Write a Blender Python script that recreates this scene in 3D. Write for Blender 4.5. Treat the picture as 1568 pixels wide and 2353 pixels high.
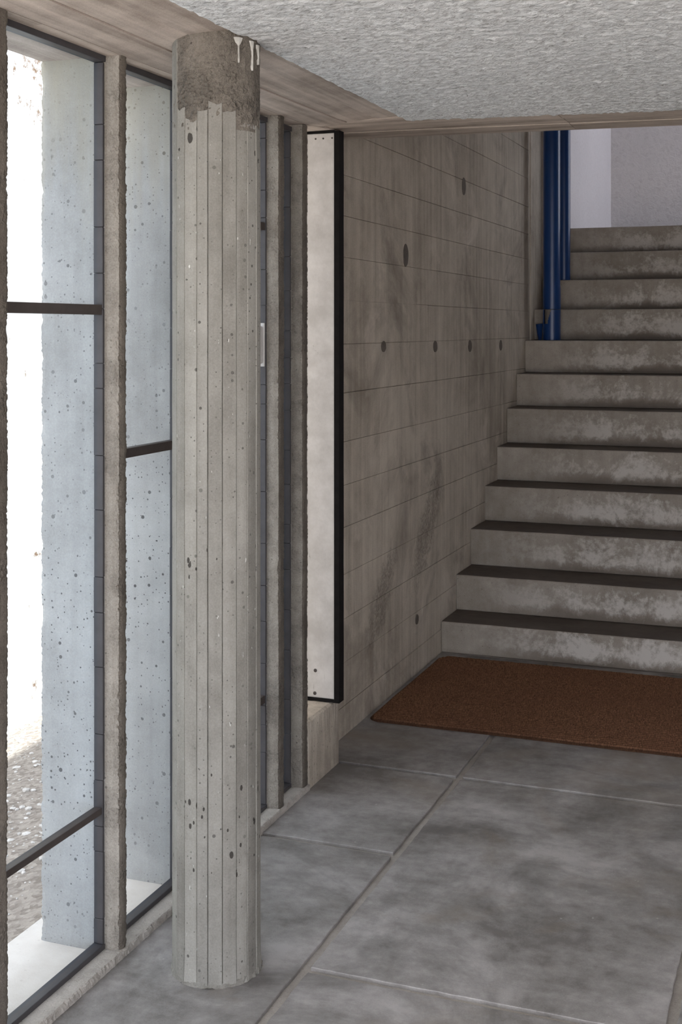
import bpy, bmesh, math, random
from mathutils import Vector, Matrix, noise

# ------------------------------------------------------------------ scene, camera, light
for o in list(bpy.data.objects):
    bpy.data.objects.remove(o)
S = bpy.context.scene
C = S.collection
random.seed(7)
R = math.radians

FPX, W, H, HORIZON = 2900.0, 1568.0, 2353.0, 755.0     # level view camera with falling front
YAW = math.atan((1885 - 784) / FPX)
cam = bpy.data.objects.new('camera', bpy.data.cameras.new('camera'))
C.objects.link(cam)
cam.location = (0, 0, 1.5)
cam.rotation_euler = (math.pi / 2, 0, YAW)
cam.data.sensor_fit = 'VERTICAL'
cam.data.sensor_height = 36.0
cam.data.lens = FPX / H * 36.0
cam.data.shift_y = -(H / 2 - HORIZON) / H
cam.data.clip_start = 0.02
S.camera = cam

world = bpy.data.worlds.new('sky')
S.world = world
world.use_nodes = True
bg = world.node_tree.nodes['Background']
bg.inputs[0].default_value = (0.87, 0.905, 1.0, 1)
bg.inputs[1].default_value = 2.2

sun = bpy.data.objects.new('sun', bpy.data.lights.new('sun', 'SUN'))
C.objects.link(sun)
sun.data.energy = 6.0
sun.data.angle = R(1.5)
sun.data.color = (1.0, 0.95, 0.86)
sun.location = (6, 2, 12)
sun.rotation_euler = (R(19), R(24), 0)                 # high over the roof, from behind the viewer's right

vs = S.view_settings
vs.view_transform = 'Standard'
vs.look = 'None'
vs.gamma = 1
vs.exposure = 1.1
vs.use_curve_mapping = False


# ------------------------------------------------------------------ node helpers
class NT:
    def __init__(self, name):
        self.m = bpy.data.materials.new(name)
        self.m.use_nodes = True
        self.t = self.m.node_tree
        self.t.nodes.clear()
        self.out = self.t.nodes.new('ShaderNodeOutputMaterial')

    def n(self, typ, props=None, **ins):
        nd = self.t.nodes.new('ShaderNode' + typ)
        for k, v in (props or {}).items():
            setattr(nd, k, v)
        for k, v in ins.items():
            key = int(k[1:]) if k[0] == 'i' and k[1:].isdigit() else k.replace('_', ' ')
            self.set(nd.inputs[key], v)
        return nd

    def set(self, sock, v):
        if isinstance(v, bpy.types.NodeSocket):
            self.t.links.new(v, sock)
        else:
            if sock.type == 'RGBA' and len(v) == 3:
                v = (*v, 1)
            sock.default_value = v

    def math(self, op, a, b=0.0, c=0.0, clamp=False):
        return self.n('Math', {'operation': op, 'use_clamp': clamp}, i0=a, i1=b, i2=c).outputs[0]

    def mapr(self, v, a, b, c=0.0, d=1.0):
        return self.n('MapRange', {'clamp': True}, Value=v, From_Min=a, From_Max=b, To_Min=c, To_Max=d).outputs[0]

    def mix(self, f, a, b, mode='MIX'):
        nd = self.n('Mix', {'data_type': 'RGBA', 'blend_type': mode})
        self.set(nd.inputs[0], f)
        self.set(nd.inputs[6], a)
        self.set(nd.inputs[7], b)
        return nd.outputs[2]

    def pos(self):
        return self.n('NewGeometry').outputs['Position']

    def scaled(self, v, s, off=(0, 0, 0)):
        return self.n('Mapping', None, Vector=v, Scale=s, Location=off).outputs[0]

    def noise(self, v, scale, detail=4.0, rough=0.6, dist=0.0):
        return self.n('TexNoise', None, Vector=v, Scale=scale, Detail=detail, Roughness=rough, Distortion=dist).outputs[0]

    def voro(self, v, scale):
        nd = self.n('TexVoronoi', None, Vector=v, Scale=scale)
        return nd.outputs['Distance'], nd.outputs['Color']

    def bsdf(self, **ins):
        b = self.n('BsdfPrincipled', None, **ins)
        self.t.links.new(b.outputs[0], self.out.inputs[0])
        return b


def concrete(name, dark, light, big=1.4, grain=0.5, streak=0.35, streak_axis='z', pores=0.5, pore_scale=55.0,
             bump=0.35, rough=0.85, tint=0.10, spec=0.3, blotch=None, chips=0.0, extra=None, cont=False, pthr=0.20, pgate=0.45, blotch2=None, lo=0.30, hi=0.70):
    """cast concrete: clouding, form streaks, fine grain, air holes"""
    T = NT(name)
    p = T.pos()
    rnd = T.n('ObjectInfo').outputs['Random']
    off = T.n('CombineXYZ', None, X=T.math('MULTIPLY', rnd, 1.7), Y=T.math('MULTIPLY', rnd, 3.1), Z=T.math('MULTIPLY', rnd, 2.3)).outputs[0]
    q = p if cont else T.n('VectorMath', {'operation': 'ADD'}, i0=p, i1=off).outputs[0]
    n1 = T.noise(q, big, 5, 0.62, 0.3)
    n2 = T.noise(q, big * 7, 4, 0.68)
    sc = {'z': (26, 26, 1.1), 'y': (30, 1.2, 30), 'x': (1.2, 30, 30)}[streak_axis]
    n3 = T.noise(T.scaled(q, sc), 1.0, 3, 0.6)
    n4 = T.noise(q, 260, 2, 0.7)
    f = T.math('ADD', T.math('MULTIPLY', n1, 0.65), T.math('MULTIPLY', n2, 0.35))
    f = T.math('ADD', f, T.math('MULTIPLY', T.math('SUBTRACT', n3, 0.5), streak))
    f = T.math('ADD', f, T.math('MULTIPLY', T.math('SUBTRACT', n4, 0.5), grain * 0.5))
    f = T.mapr(f, lo, hi)
    col = T.mix(f, dark, light)
    for kb, bl in enumerate((blotch, blotch2)):      # stains of another tone with their own outline
        if bl:
            bcol, b0, b1, bs = bl
            nb = T.noise(T.scaled(q, (1, 1, 1), (kb * 7.3, kb * 2.1, kb * 4.4)), bs, 6, 0.68, 0.6)
            col = T.mix(T.mapr(nb, b0, b1, 0, 0.75), col, bcol)
    h = T.math('ADD', T.math('MULTIPLY', n2, 0.6), T.math('MULTIPLY', n4, 0.35 * grain + 0.1))
    h = T.math('ADD', h, T.math('MULTIPLY', n3, streak * 0.6))
    if pores > 0:
        for s, thr, gate in ((pore_scale, pthr, pgate), (pore_scale * 2.4, pthr * 1.1, pgate)):
            d, c = T.voro(q, s)
            g = T.n('SeparateColor', None, Color=c).outputs[0]
            rad = T.math('MULTIPLY', T.mapr(g, gate, 1.0), thr)
            m = T.math('MULTIPLY', T.math('LESS_THAN', d, rad), T.mapr(n1, 0.35, 0.6, 0.35, 1.0))
            m = T.math('MULTIPLY', m, pores)
            col = T.mix(m, col, tuple(v * 0.22 for v in dark))  # shade inside the air holes painted dark, over the bump
            h = T.math('SUBTRACT', h, T.math('MULTIPLY', m, 1.6))
    if chips > 0:                                   # rough broken aggregate
        d, c = T.voro(q, 120)
        mk = T.mapr(T.noise(q, 9, 6, 0.7), 0.5, 0.62)
        h = T.math('ADD', h, T.math('MULTIPLY', T.math('MULTIPLY', d, mk), chips * 2.5))
        col = T.mix(T.math('MULTIPLY', mk, chips * 0.5), col, tuple(v * 0.55 for v in dark))
    if extra:
        col, h = extra(T, q, p, col, h)
    # every cast piece a slightly different tone
    br = T.math('ADD', 1 - tint, T.math('MULTIPLY', rnd, 2 * tint))
    col = T.mix(1.0, col, T.n('CombineColor', None, Red=br, Green=br, Blue=br).outputs[0], 'MULTIPLY')
    bp = T.n('Bump', None, Strength=bump, Distance=0.006, Height=h).outputs[0]
    T.bsdf(Base_Color=col, Roughness=rough, Specular_IOR_Level=spec, Normal=bp)
    return T.m


def plain(name, col, rough=0.5, metal=0.0, nscale=30.0, nvar=0.15, bump=0.05, spec=0.5):
    T = NT(name)
    p = T.pos()
    n = T.noise(p, nscale, 5, 0.65)
    c = T.mix(T.mapr(n, 0.3, 0.7), tuple(v * (1 - nvar) for v in col), tuple(min(1, v * (1 + nvar)) for v in col))
    bp = T.n('Bump', None, Strength=bump, Distance=0.003, Height=n).outputs[0]
    T.bsdf(Base_Color=c, Roughness=rough, Metallic=metal, Specular_IOR_Level=spec, Normal=bp)
    return T.m


M = {}


def fin_extra(T, q, p, col, h):
    z = T.n('SeparateXYZ', None, Vector=p).outputs[2]
    e = T.math('ADD', z, T.math('MULTIPLY', T.math('SUBTRACT', T.noise(T.scaled(q, (20, 20, 1.5)), 1.0, 5), 0.5), 0.9))
    col = T.mix(T.mapr(e, 1.75, 2.25, 0.0, 0.75), col, (0.40, 0.355, 0.265))      # damp stain run down from the beam
    return col, h


def wall_extra(T, q, p, col, h):
    # two honeycombed patches of coarse aggregate low on the wall
    sx = T.n('SeparateXYZ', None, Vector=p)
    for (cy, cz, ry, rz, sl) in ((4.78, 0.42, 0.20, 0.26, 0.75), (5.42, 0.62, 0.25, 0.34, 0.85)):
        dy = T.math('SUBTRACT', sx.outputs[1], cy)
        dz = T.math('SUBTRACT', sx.outputs[2], cz)
        dz2 = T.math('SUBTRACT', dz, T.math('MULTIPLY', dy, sl))
        e = T.math('ADD', T.math('POWER', T.math('ABSOLUTE', T.math('DIVIDE', dy, ry)), 2.0), T.math('POWER', T.math('ABSOLUTE', T.math('DIVIDE', dz2, rz * 0.5)), 2.0))
        e = T.math('ADD', e, T.math('MULTIPLY', T.math('SUBTRACT', T.noise(q, 14, 4, 0.7), 0.5), 2.4))
        mk = T.mapr(e, 0.35, 1.0, 1.0, 0.0)
        d, c = T.voro(q, 95)
        gr = T.n('SeparateColor', None, Color=c).outputs[1]
        col = T.mix(T.math('MULTIPLY', mk, T.mapr(gr, 0.2, 0.8, 0.55, 0.15)), col, (0.15, 0.13, 0.11))
        h = T.math('ADD', h, T.math('MULTIPLY', T.math('MULTIPLY', d, mk), 1.8))
    return col, h


def riser_extra(T, q, p, col, h):
    # lime bloom across the lower half of each riser, scuffed dark foot; z measured from the step's own base
    oc = T.n('SeparateXYZ', None, Vector=T.n('TexCoord').outputs['Object'])
    z = oc.outputs[2]
    x = T.math('ADD', oc.outputs[0], 0.0)
    n = T.noise(T.scaled(q, (1, 1, 0.8)), 4.2, 7, 0.74, 0.8)
    nf = T.noise(q, 38, 4, 0.7)
    side = T.mapr(x, 0.10, 0.55)                    # the swept strip by the wall stays clean
    band = T.math('MULTIPLY', T.mapr(z, 0.01, 0.06), T.mapr(z, 0.19, 0.08))
    v = T.math('ADD', T.math('ADD', T.math('MULTIPLY', n, 0.62), T.math('MULTIPLY', nf, 0.38)), T.math('MULTIPLY', band, 0.13))
    mk = T.math('MULTIPLY', T.mapr(v, 0.555, 0.67, 0, 0.9), side)
    col = T.mix(mk, col, (0.60, 0.565, 0.52))
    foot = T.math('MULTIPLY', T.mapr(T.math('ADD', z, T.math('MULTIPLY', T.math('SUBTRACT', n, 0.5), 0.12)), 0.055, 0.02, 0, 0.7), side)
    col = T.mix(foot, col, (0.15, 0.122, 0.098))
    h = T.math('ADD', h, T.math('MULTIPLY', mk, 0.35))
    return col, h


M['fin'] = concrete('fin_concrete', (0.30, 0.29, 0.275), (0.53, 0.52, 0.50), grain=0.5, streak=0.25, pores=0.85, pore_scale=46, bump=0.45, tint=0.04, pthr=0.245, pgate=0.36, extra=fin_extra)
M['fin_in'] = concrete('shaded_inner_concrete', (0.075, 0.064, 0.053), (0.205, 0.18, 0.152), big=3, grain=0.8, streak=0.3, pores=0.5, pore_scale=60, bump=0.8, tint=0.06, chips=0.4)  # rough room face; its lack of light is put into the darker colour
M['fin_chip'] = concrete('dimmed_chipped_concrete', (0.155, 0.138, 0.118), (0.40, 0.368, 0.325), big=3, grain=0.8, streak=0.3, pores=0.5, pore_scale=60, bump=0.7, tint=0.10, chips=0.5)  # chipped concrete, the dim light indoors also painted into its tone
M['wall'] = concrete('board_marked_concrete', (0.330, 0.286, 0.234), (0.585, 0.526, 0.445), big=1.1, grain=0.6, streak=0.45, pores=0.55, pore_scale=40,
                     bump=0.4, tint=0.02, blotch=((0.16, 0.132, 0.112), 0.50, 0.70, 1.5), blotch2=((0.68, 0.61, 0.53), 0.56, 0.72, 2.6), extra=wall_extra, cont=True, lo=0.34, hi=0.66)
def column_extra(T, q, p, col, h):
    # blow holes where the pours met, low on the shaft and at waist height
    z = T.n('SeparateXYZ', None, Vector=p).outputs[2]
    for (zc, w, sc, gate) in ((0.36, 0.22, 75, 0.15), (0.96, 0.07, 60, 0.45), (1.92, 0.12, 52, 0.35)):
        d, c = T.voro(T.scaled(q, (sc, sc, sc * 0.55)), 1.0)
        g = T.n('SeparateColor', None, Color=c).outputs[1]
        bell = T.mapr(T.math('ABSOLUTE', T.math('SUBTRACT', z, zc)), w, w * 0.2)
        clus = T.mapr(T.noise(q, 11, 3, 0.5), 0.40, 0.56)
        rad = T.math('MULTIPLY', T.math('MULTIPLY', T.mapr(g, gate, 1.0, 0.05, 0.50), bell), clus)
        m = T.math('LESS_THAN', T.math('ADD', d, T.math('MULTIPLY', T.noise(q, 300, 2), 0.1)), rad)
        col = T.mix(T.math('MULTIPLY', m, 0.9), col, (0.03, 0.026, 0.022))  # shade of the hollows set in the colour
        h = T.math('SUBTRACT', h, T.math('MULTIPLY', m, 2.0))
    w = T.math('MULTIPLY', T.mapr(T.noise(T.scaled(q, (150, 150, 45)), 1.0, 2, 0.5), 0.74, 0.76), 0.7)     # flecks of white paint
    col = T.mix(w, col, (0.75, 0.75, 0.72))
    return col, h


M['column'] = concrete('column_concrete', (0.175, 0.166, 0.146), (0.350, 0.340, 0.310), big=1.6, grain=0.6, streak=0.4, pores=0.75, pore_scale=44, bump=0.4, tint=0.10, extra=column_extra)
M['column_cap'] = concrete('crumbling_concrete', (0.10, 0.087, 0.072), (0.24, 0.215, 0.185), big=4, grain=0.9, streak=0.2, pores=0.7, pore_scale=70, bump=0.9, tint=0.0, chips=0.6)
M['soffit'] = concrete('soffit_concrete', (0.30, 0.25, 0.215), (0.66, 0.575, 0.51), big=1.6, grain=0.4, streak=0.75, streak_axis='y', pores=0.15, bump=0.5, tint=0.06)
M['beam'] = concrete('beam_concrete', (0.29, 0.245, 0.208), (0.58, 0.50, 0.44), big=1.6, grain=0.4, streak=0.75, streak_axis='x', pores=0.1, bump=0.4, tint=0.06)
M['riser'] = concrete('step_concrete', (0.24, 0.207, 0.172), (0.42, 0.378, 0.33), big=2.6, grain=0.6, streak=0.25, pores=0.4, pore_scale=60, bump=0.35, tint=0.05, extra=riser_extra)
M['tread'] = concrete('dark_tread_concrete', (0.085, 0.068, 0.056), (0.16, 0.135, 0.115), big=2.6, grain=0.3, streak=0.0, pores=0.1, bump=0.15, tint=0.05, rough=0.7)  # tread faces darker and browner than the risers
def slab_extra(T, q, p, col, h):
    d, c = T.voro(q, 26)
    g = T.n('SeparateColor', None, Color=c).outputs[0]
    m = T.math('MULTIPLY', T.math('LESS_THAN', d, T.math('MULTIPLY', T.mapr(g, 0.6, 1.0), 0.085)), 0.6)
    col = T.mix(m, col, (0.50, 0.48, 0.45))                                       # flecks of spilt plaster
    sc = T.noise(T.scaled(q, (11, 70, 1)), 1.0, 4, 0.7)
    col = T.mix(T.mapr(sc, 0.62, 0.74, 0, 0.30), col, (0.42, 0.40, 0.38))         # scuffs
    return col, h


M['slab'] = concrete('polished_floor_concrete', (0.165, 0.153, 0.146), (0.415, 0.398, 0.388), big=2.3, grain=0.25, streak=0.09, streak_axis='x', pores=0.10, pore_scale=60, bump=0.10, rough=0.50, tint=0.06, spec=0.5,
                     blotch=((0.095, 0.088, 0.084), 0.50, 0.70, 2.4), blotch2=((0.235, 0.195, 0.155), 0.52, 0.70, 1.7), lo=0.385, hi=0.625, cont=True, extra=slab_extra)
M['mortar'] = concrete('floor_joint_mortar', (0.26, 0.235, 0.21), (0.43, 0.40, 0.365), big=5, grain=0.7, streak=0.1, pores=0.2, bump=0.4)
M['sill'] = concrete('sill_concrete', (0.26, 0.24, 0.215), (0.50, 0.47, 0.43), big=4, grain=0.7, streak=0.2, streak_axis='y', pores=0.5, bump=0.5, chips=0.3)
M['apron'] = concrete('apron_concrete', (0.62, 0.555, 0.495), (0.80, 0.735, 0.665), big=2.5, grain=0.4, streak=0.1, pores=0.2, bump=0.2)
M['plug'] = concrete('tie_plug_concrete', (0.10, 0.083, 0.07), (0.17, 0.145, 0.125), big=9, grain=0.5, streak=0.3, pores=0, bump=0.4)
M['seal'] = plain('black_seal', (0.010, 0.009, 0.009), 0.9, nvar=0.3, bump=0.15, spec=0.15)
M['frame'] = plain('dark_frame_paint', (0.050, 0.047, 0.052), 0.48, nvar=0.2, nscale=18)
M['bar'] = plain('brown_bar_paint', (0.055, 0.043, 0.040), 0.5, nvar=0.2)
M['screw'] = plain('screw_metal', (0.10, 0.09, 0.085), 0.45, metal=0.6)
M['blue'] = plain('blue_pipe_paint', (0.0035, 0.036, 0.150), 0.32, nvar=0.10, nscale=6, bump=0.02, spec=0.5)
M['handle'] = plain('handle_enamel', (0.55, 0.54, 0.53), 0.4, nvar=0.06)
M['drip'] = plain('lime_drip', (0.50, 0.49, 0.46), 0.7, nvar=0.2, nscale=90, bump=0.3)
M['core'] = concrete('pipe_fill_concrete', (0.16, 0.14, 0.12), (0.27, 0.245, 0.22), big=8, pores=0.1)


def stucco_mat(name, base, lo, bump=0.6, scale=70, speck=True, comb=(1, 1, 1)):
    T = NT(name)
    p = T.pos()
    pr_ = T.n('Mapping', None, Vector=p, Rotation=(0, 0, R(-35)), Scale=comb).outputs[0]
    n1 = T.noise(pr_, scale, 6, 0.68, 0.6)
    n2 = T.noise(pr_, scale * 3.2, 4, 0.7)
    nb = T.noise(p, 1.5, 5, 0.6)
    c = T.mix(T.mapr(n1, 0.30, 0.52), lo, base)
    c = T.mix(T.mapr(nb, 0.35, 0.7, 0.0, 0.22), c, tuple(v * 0.72 for v in base))
    if speck:
        sp = T.math('MULTIPLY', T.mapr(T.noise(p, 24, 7, 0.75), 0.575, 0.66), T.mapr(n2, 0.42, 0.58))
        c = T.mix(T.math('MULTIPLY', sp, 0.85), c, (0.12, 0.115, 0.11))
    h = T.math('ADD', n1, T.math('MULTIPLY', n2, 0.45))
    bp = T.n('Bump', None, Strength=bump, Distance=0.008, Height=h).outputs[0]
    T.bsdf(Base_Color=c, Roughness=0.92, Specular_IOR_Level=0.2, Normal=bp)
    return T.m


M['stucco'] = stucco_mat('rough_white_stucco', (0.76, 0.78, 0.795), (0.34, 0.345, 0.35), 0.9, 70, True, (0.55, 1.5, 1))
M['white_rough'] = stucco_mat('pebbled_white_plaster', (0.72, 0.69, 0.69), (0.62, 0.59, 0.59), 1.0, 26, False)
M['white_smooth'] = stucco_mat('smooth_white_plaster', (0.72, 0.69, 0.71), (0.62, 0.59, 0.60), 0.25, 60, False)


def white_wall():
    T = NT('limewashed_outer_wall')
    p = T.pos()
    n = T.noise(T.scaled(p, (3, 3, 0.7)), 1.0, 8, 0.68)
    z = T.n('SeparateXYZ', None, Vector=p).outputs[2]
    band = T.math('ADD', T.mapr(z, 1.9, 2.9, 0.0, 0.16), 0.0)
    mk = T.mapr(T.math('ADD', T.noise(p, 6, 9, 0.75), band), 0.62, 0.70)
    c = T.mix(T.mapr(n, 0.35, 0.7), (0.66, 0.655, 0.64), (0.72, 0.72, 0.71))
    c = T.mix(mk, c, (0.20, 0.12, 0.07))
    T.bsdf(Base_Color=c, Roughness=0.9)
    return T.m


M['outer'] = white_wall()


def panel_paint():
    T = NT('scuffed_white_panel_paint')
    p = T.pos()
    n = T.noise(p, 8, 6, 0.7)
    st = T.noise(T.scaled(p, (140, 140, 5)), 1.0, 5, 0.7)
    sm = T.noise(T.scaled(p, (30, 30, 16)), 1.0, 8, 0.75)
    c = T.mix(T.mapr(n, 0.35, 0.7), (0.50, 0.48, 0.455), (0.70, 0.68, 0.66))
    c = T.mix(T.math('MULTIPLY', T.mapr(st, 0.66, 0.72), 0.5), c, (0.16, 0.14, 0.12))
    c = T.mix(T.math('MULTIPLY', T.mapr(sm, 0.66, 0.74), 0.7), c, (0.17, 0.15, 0.13))
    bp = T.n('Bump', None, Strength=0.08, Distance=0.003, Height=n).outputs[0]
    T.bsdf(Base_Color=c, Roughness=0.5, Normal=bp)
    return T.m


M['panel'] = panel_paint()


def mat_fibre():
    T = NT('coir_fibre')
    p = T.pos()
    n1 = T.noise(T.scaled(p, (240, 120, 60)), 1.0, 5, 0.75)
    n2 = T.noise(p, 3, 4, 0.6)
    c = T.mix(T.mapr(n1, 0.32, 0.68), (0.055, 0.026, 0.015), (0.36, 0.185, 0.105))
    c = T.mix(T.mapr(n2, 0.35, 0.7, 0, 0.35), c, (0.17, 0.08, 0.05))
    z = T.n('SeparateXYZ', None, Vector=p).outputs[2]
    c = T.mix(T.mapr(z, 0.005, 0.0125, 0.8, 0.0), c, (0.045, 0.024, 0.015))           # shade in the valleys between the ribs, put into the colour
    bp = T.n('Bump', None, Strength=0.9, Distance=0.004, Height=n1).outputs[0]
    T.bsdf(Base_Color=c, Roughness=0.95, Specular_IOR_Level=0.1, Normal=bp)
    return T.m


M['coir'] = mat_fibre()


def gravel_mat(name, a, b):
    T = NT(name)
    p = T.pos()
    n = T.noise(p, 22, 8, 0.75)
    d, c = T.voro(p, 60)
    g = T.n('SeparateColor', None, Color=c).outputs[0]
    f = T.math('ADD', T.math('MULTIPLY', n, 0.7), T.math('MULTIPLY', g, 0.3))
    col = T.mix(T.mapr(f, 0.35, 0.68), a, b)
    bp = T.n('Bump', None, Strength=0.8, Distance=0.012, Height=T.math('ADD', n, T.math('MULTIPLY', d, 0.5))).outputs[0]
    T.bsdf(Base_Color=col, Roughness=0.95, Normal=bp)
    return T.m


M['gravel'] = gravel_mat('gravelly_soil', (0.24, 0.195, 0.16), (0.45, 0.385, 0.325))
M['pebble'] = plain('pale_pebble', (0.60, 0.55, 0.50), 0.85, nvar=0.3, nscale=40)


def glass_mat():
    T = NT('window_glass')
    fc = T.n('LayerWeight', None, Blend=0.5).outputs['Facing']
    fr = T.math('ADD', 0.015, T.math('MULTIPLY', T.math('POWER', fc, 5.0), 0.22))
    tr = T.n('BsdfTransparent', None, Color=(0.885, 0.94, 0.99))
    gl = T.n('BsdfGlossy', None, Color=(1, 1, 1), Roughness=0.0)
    mx = T.n('MixShader', None)
    T.set(mx.inputs[0], fr)
    T.t.links.new(tr.outputs[0], mx.inputs[1])
    T.t.links.new(gl.outputs[0], mx.inputs[2])
    T.t.links.new(mx.outputs[0], T.out.inputs[0])
    return T.m


M['glass'] = glass_mat()


# ------------------------------------------------------------------ object helpers
def link(name, verts, faces, mats, parent=None, base=(0, 0, 0), smooth=False, fmat=None):
    """verts in world space; the object's origin is put at `base`"""
    bx, by, bz = base
    me = bpy.data.meshes.new(name)
    me.from_pydata([(v[0] - bx, v[1] - by, v[2] - bz) for v in verts], [], faces)
    if not isinstance(mats, (list, tuple)):
        mats = [mats]
    for m in mats:
        me.materials.append(m)
    if fmat:
        me.polygons.foreach_set('material_index', fmat)
    bm = bmesh.new()
    bm.from_mesh(me)
    bmesh.ops.recalc_face_normals(bm, faces=bm.faces)
    bm.to_mesh(me)
    bm.free()
    if smooth:
        me.polygons.foreach_set('use_smooth', [True] * len(me.polygons))
    me.update()
    o = bpy.data.objects.new(name, me)
    C.objects.link(o)
    if parent is not None:
        o.parent = parent
        pb = Vector(parent.get('_base', (0, 0, 0)))
        o.location = Vector(base) - pb
    else:
        o.location = base
    o['_base'] = tuple(base)
    return o


def empty(name, base):
    o = bpy.data.objects.new(name, None)
    C.objects.link(o)
    o.empty_display_size = 0.05
    o.location = base
    o['_base'] = tuple(base)
    return o


def tag(o, label=None, cat=None, group=None, kind=None):
    if label:
        o['label'] = label
    if cat:
        o['category'] = cat
    if group:
        o['group'] = group
    if kind:
        o['kind'] = kind
    return o


def box(x0, x1, y0, y1, z0, z1):
    v = [(x, y, z) for z in (z0, z1) for y in (y0, y1) for x in (x0, x1)]
    f = [(0, 2, 3, 1), (4, 5, 7, 6), (0, 1, 5, 4), (2, 6, 7, 3), (0, 4, 6, 2), (1, 3, 7, 5)]
    return v, f


def bevel_box(x0, x1, y0, y1, z0, z1, b=0.003, seg=2):
    bm = bmesh.new()
    vs, fs = box(x0, x1, y0, y1, z0, z1)
    bv = [bm.verts.new(v) for v in vs]
    for f in fs:
        bm.faces.new([bv[i] for i in f])
    bmesh.ops.recalc_face_normals(bm, faces=bm.faces)
    bmesh.ops.bevel(bm, geom=list(bm.edges), offset=b, segments=seg, affect='EDGES', profile=0.5)
    bm.verts.index_update()
    out = [tuple(v.co) for v in bm.verts], [tuple(v.index for v in f.verts) for f in bm.faces]
    bm.free()
    return out


def join(*parts):
    V, Fc = [], []
    for v, f in parts:
        n = len(V)
        V += list(v)
        Fc += [tuple(i + n for i in t) for t in f]
    return V, Fc


def loft(rings, closed=True, caps=True):
    """rings: equal-length vertex lists"""
    V, Fc = [], []
    n = len(rings[0])
    for r in rings:
        V += r
    for k in range(len(rings) - 1):
        for i in range(n if closed else n - 1):
            a, b = k * n + i, k * n + (i + 1) % n
            Fc.append((a, b, b + n, a + n))
    if caps and closed:
        Fc.append(tuple(range(n - 1, -1, -1)))
        Fc.append(tuple(range((len(rings) - 1) * n, len(rings) * n)))
    return V, Fc


def tube(cx, cy, z0, z1, r, seg=32, zs=None):
    zs = zs or [z0, z1]
    return loft([[(cx + r * math.cos(2 * math.pi * i / seg), cy + r * math.sin(2 * math.pi * i / seg), z) for i in range(seg)] for z in zs])


def nz(x, y, z, s, o=0.0):
    return noise.noise(Vector((x * s + o, y * s + o * 1.7, z * s - o)))


def fbm(x, y, z, s, o=0.0, oct=3):
    v, a = 0.0, 0.5
    for k in range(oct):
        v += a * noise.noise(Vector((x * s + o, y * s + o * 1.7, z * s - o)))
        s *= 2.1
        a *= 0.55
    return v


def disc(c, n, r, th=0.0015, seg=14, sx=1.0, dome=True):
    """small round head lying on a surface with normal n"""
    n = Vector(n).normalized()
    u = n.orthogonal().normalized()
    if abs(n.z) < 0.9:
        u = n.cross(Vector((0, 0, 1))).normalized()
    w = n.cross(u)
    rings = []
    for k, (rr, t) in enumerate(((1.0, -0.0005), (1.0, th * 0.5), (0.7, th * 0.9), (0.25, th))):
        rings.append([tuple(Vector(c) + u * (r * sx * rr * math.cos(2 * math.pi * i / seg)) + w * (r * rr * math.sin(2 * math.pi * i / seg)) + n * t) for i in range(seg)])
    return loft(rings)


# ------------------------------------------------------------------ measured layout (metres; y = into the picture, x = right)
XI = -1.556                  # inner faces of the mullions / sill
XO = -1.780                  # outer edge of the mullions
XG0, XG1 = -1.623, -1.598    # black glazing strips
XW = -1.640                  # stair wall
SILL = 0.020
FINS = [(2.138, 2.178), (2.618, 2.653), (2.995, 3.035), (3.563, 3.607), (3.755, 3.799)]


def clamp(v, a=0.0, b=1.0):
    return max(a, min(b, v))


def zs(x, y):                # hand-formed soffit, not quite level
    return 2.150 + 0.030 * clamp((x + 1.556) / 0.31) + 0.010 * clamp((y - 2.7) / 1.1) + 0.018 * clamp((y - 3.80) / 0.22) * (1 - clamp((x + 1.556) / 0.31))


def beam_near(x):
    return 3.890 + 0.135 * (x + 1.21) if x > -1.21 else 3.890 + 0.03 * (x + 1.21)


def beam_far(x):
    return 4.258 + 0.0955 * (x + 1.615)


# ------------------------------------------------------------------ setting: floor
fl = link('floor', *box(-1.66, 2.9, -2.0, 5.66, -0.12, -0.0095), M['mortar'])
tag(fl, 'grey cast floor slabs with pale recessed joints in front of the stairs', None, None, 'structure')


def slab(x0, x1, y0, y1):
    g = 0.0120
    x0, x1, y0, y1 = x0 + g, x1 - g, y0 + g, y1 - g

    def ring(inset, z, amp):
        r = 0.006
        pts = []
        nx, ny = max(4, int((x1 - x0) / 0.03)), max(4, int((y1 - y0) / 0.03))
        for i in range(nx):
            pts.append((x0 + inset + (x1 - x0 - 2 * inset) * i / nx, y0 + inset))
        for i in range(ny):
            pts.append((x1 - inset, y0 + inset + (y1 - y0 - 2 * inset) * i / ny))
        for i in range(nx):
            pts.append((x1 - inset - (x1 - x0 - 2 * inset) * i / nx, y1 - inset))
        for i in range(ny):
            pts.append((x0 + inset, y1 - inset - (y1 - y0 - 2 * inset) * i / ny))
        return [(x + amp * nz(x, y, 0, 24, 3), y + amp * nz(x, y, 0, 24, 9), z) for x, y in pts]
    V, Fc = loft([ring(0.0005, -0.0098, 0.003), ring(0, -0.0015, 0.003), ring(0.0010, -0.0003, 0.003), ring(0.0035, 0.0, 0.002)])
    return link('slab', V, Fc, M['slab'], fl, (x0, y0, 0))


for xs, ys in (((-1.57, -1.13), (0.7, 2.05, 3.42, 4.08, 5.64)),
               ((-1.13, -0.30), (0.05, 1.39, 2.735, 4.08, 5.64)),
               ((-0.30, 0.53), (0.05, 1.39, 2.735, 4.08, 5.64)),
               ((0.53, 1.36), (0.7, 2.05, 3.42, 4.08, 5.64))):
    for k in range(len(ys) - 1):
        slab(-1.652 if xs[0] < -1.5 and ys[k] > 4 else xs[0], xs[1], ys[k], ys[k + 1])

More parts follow.
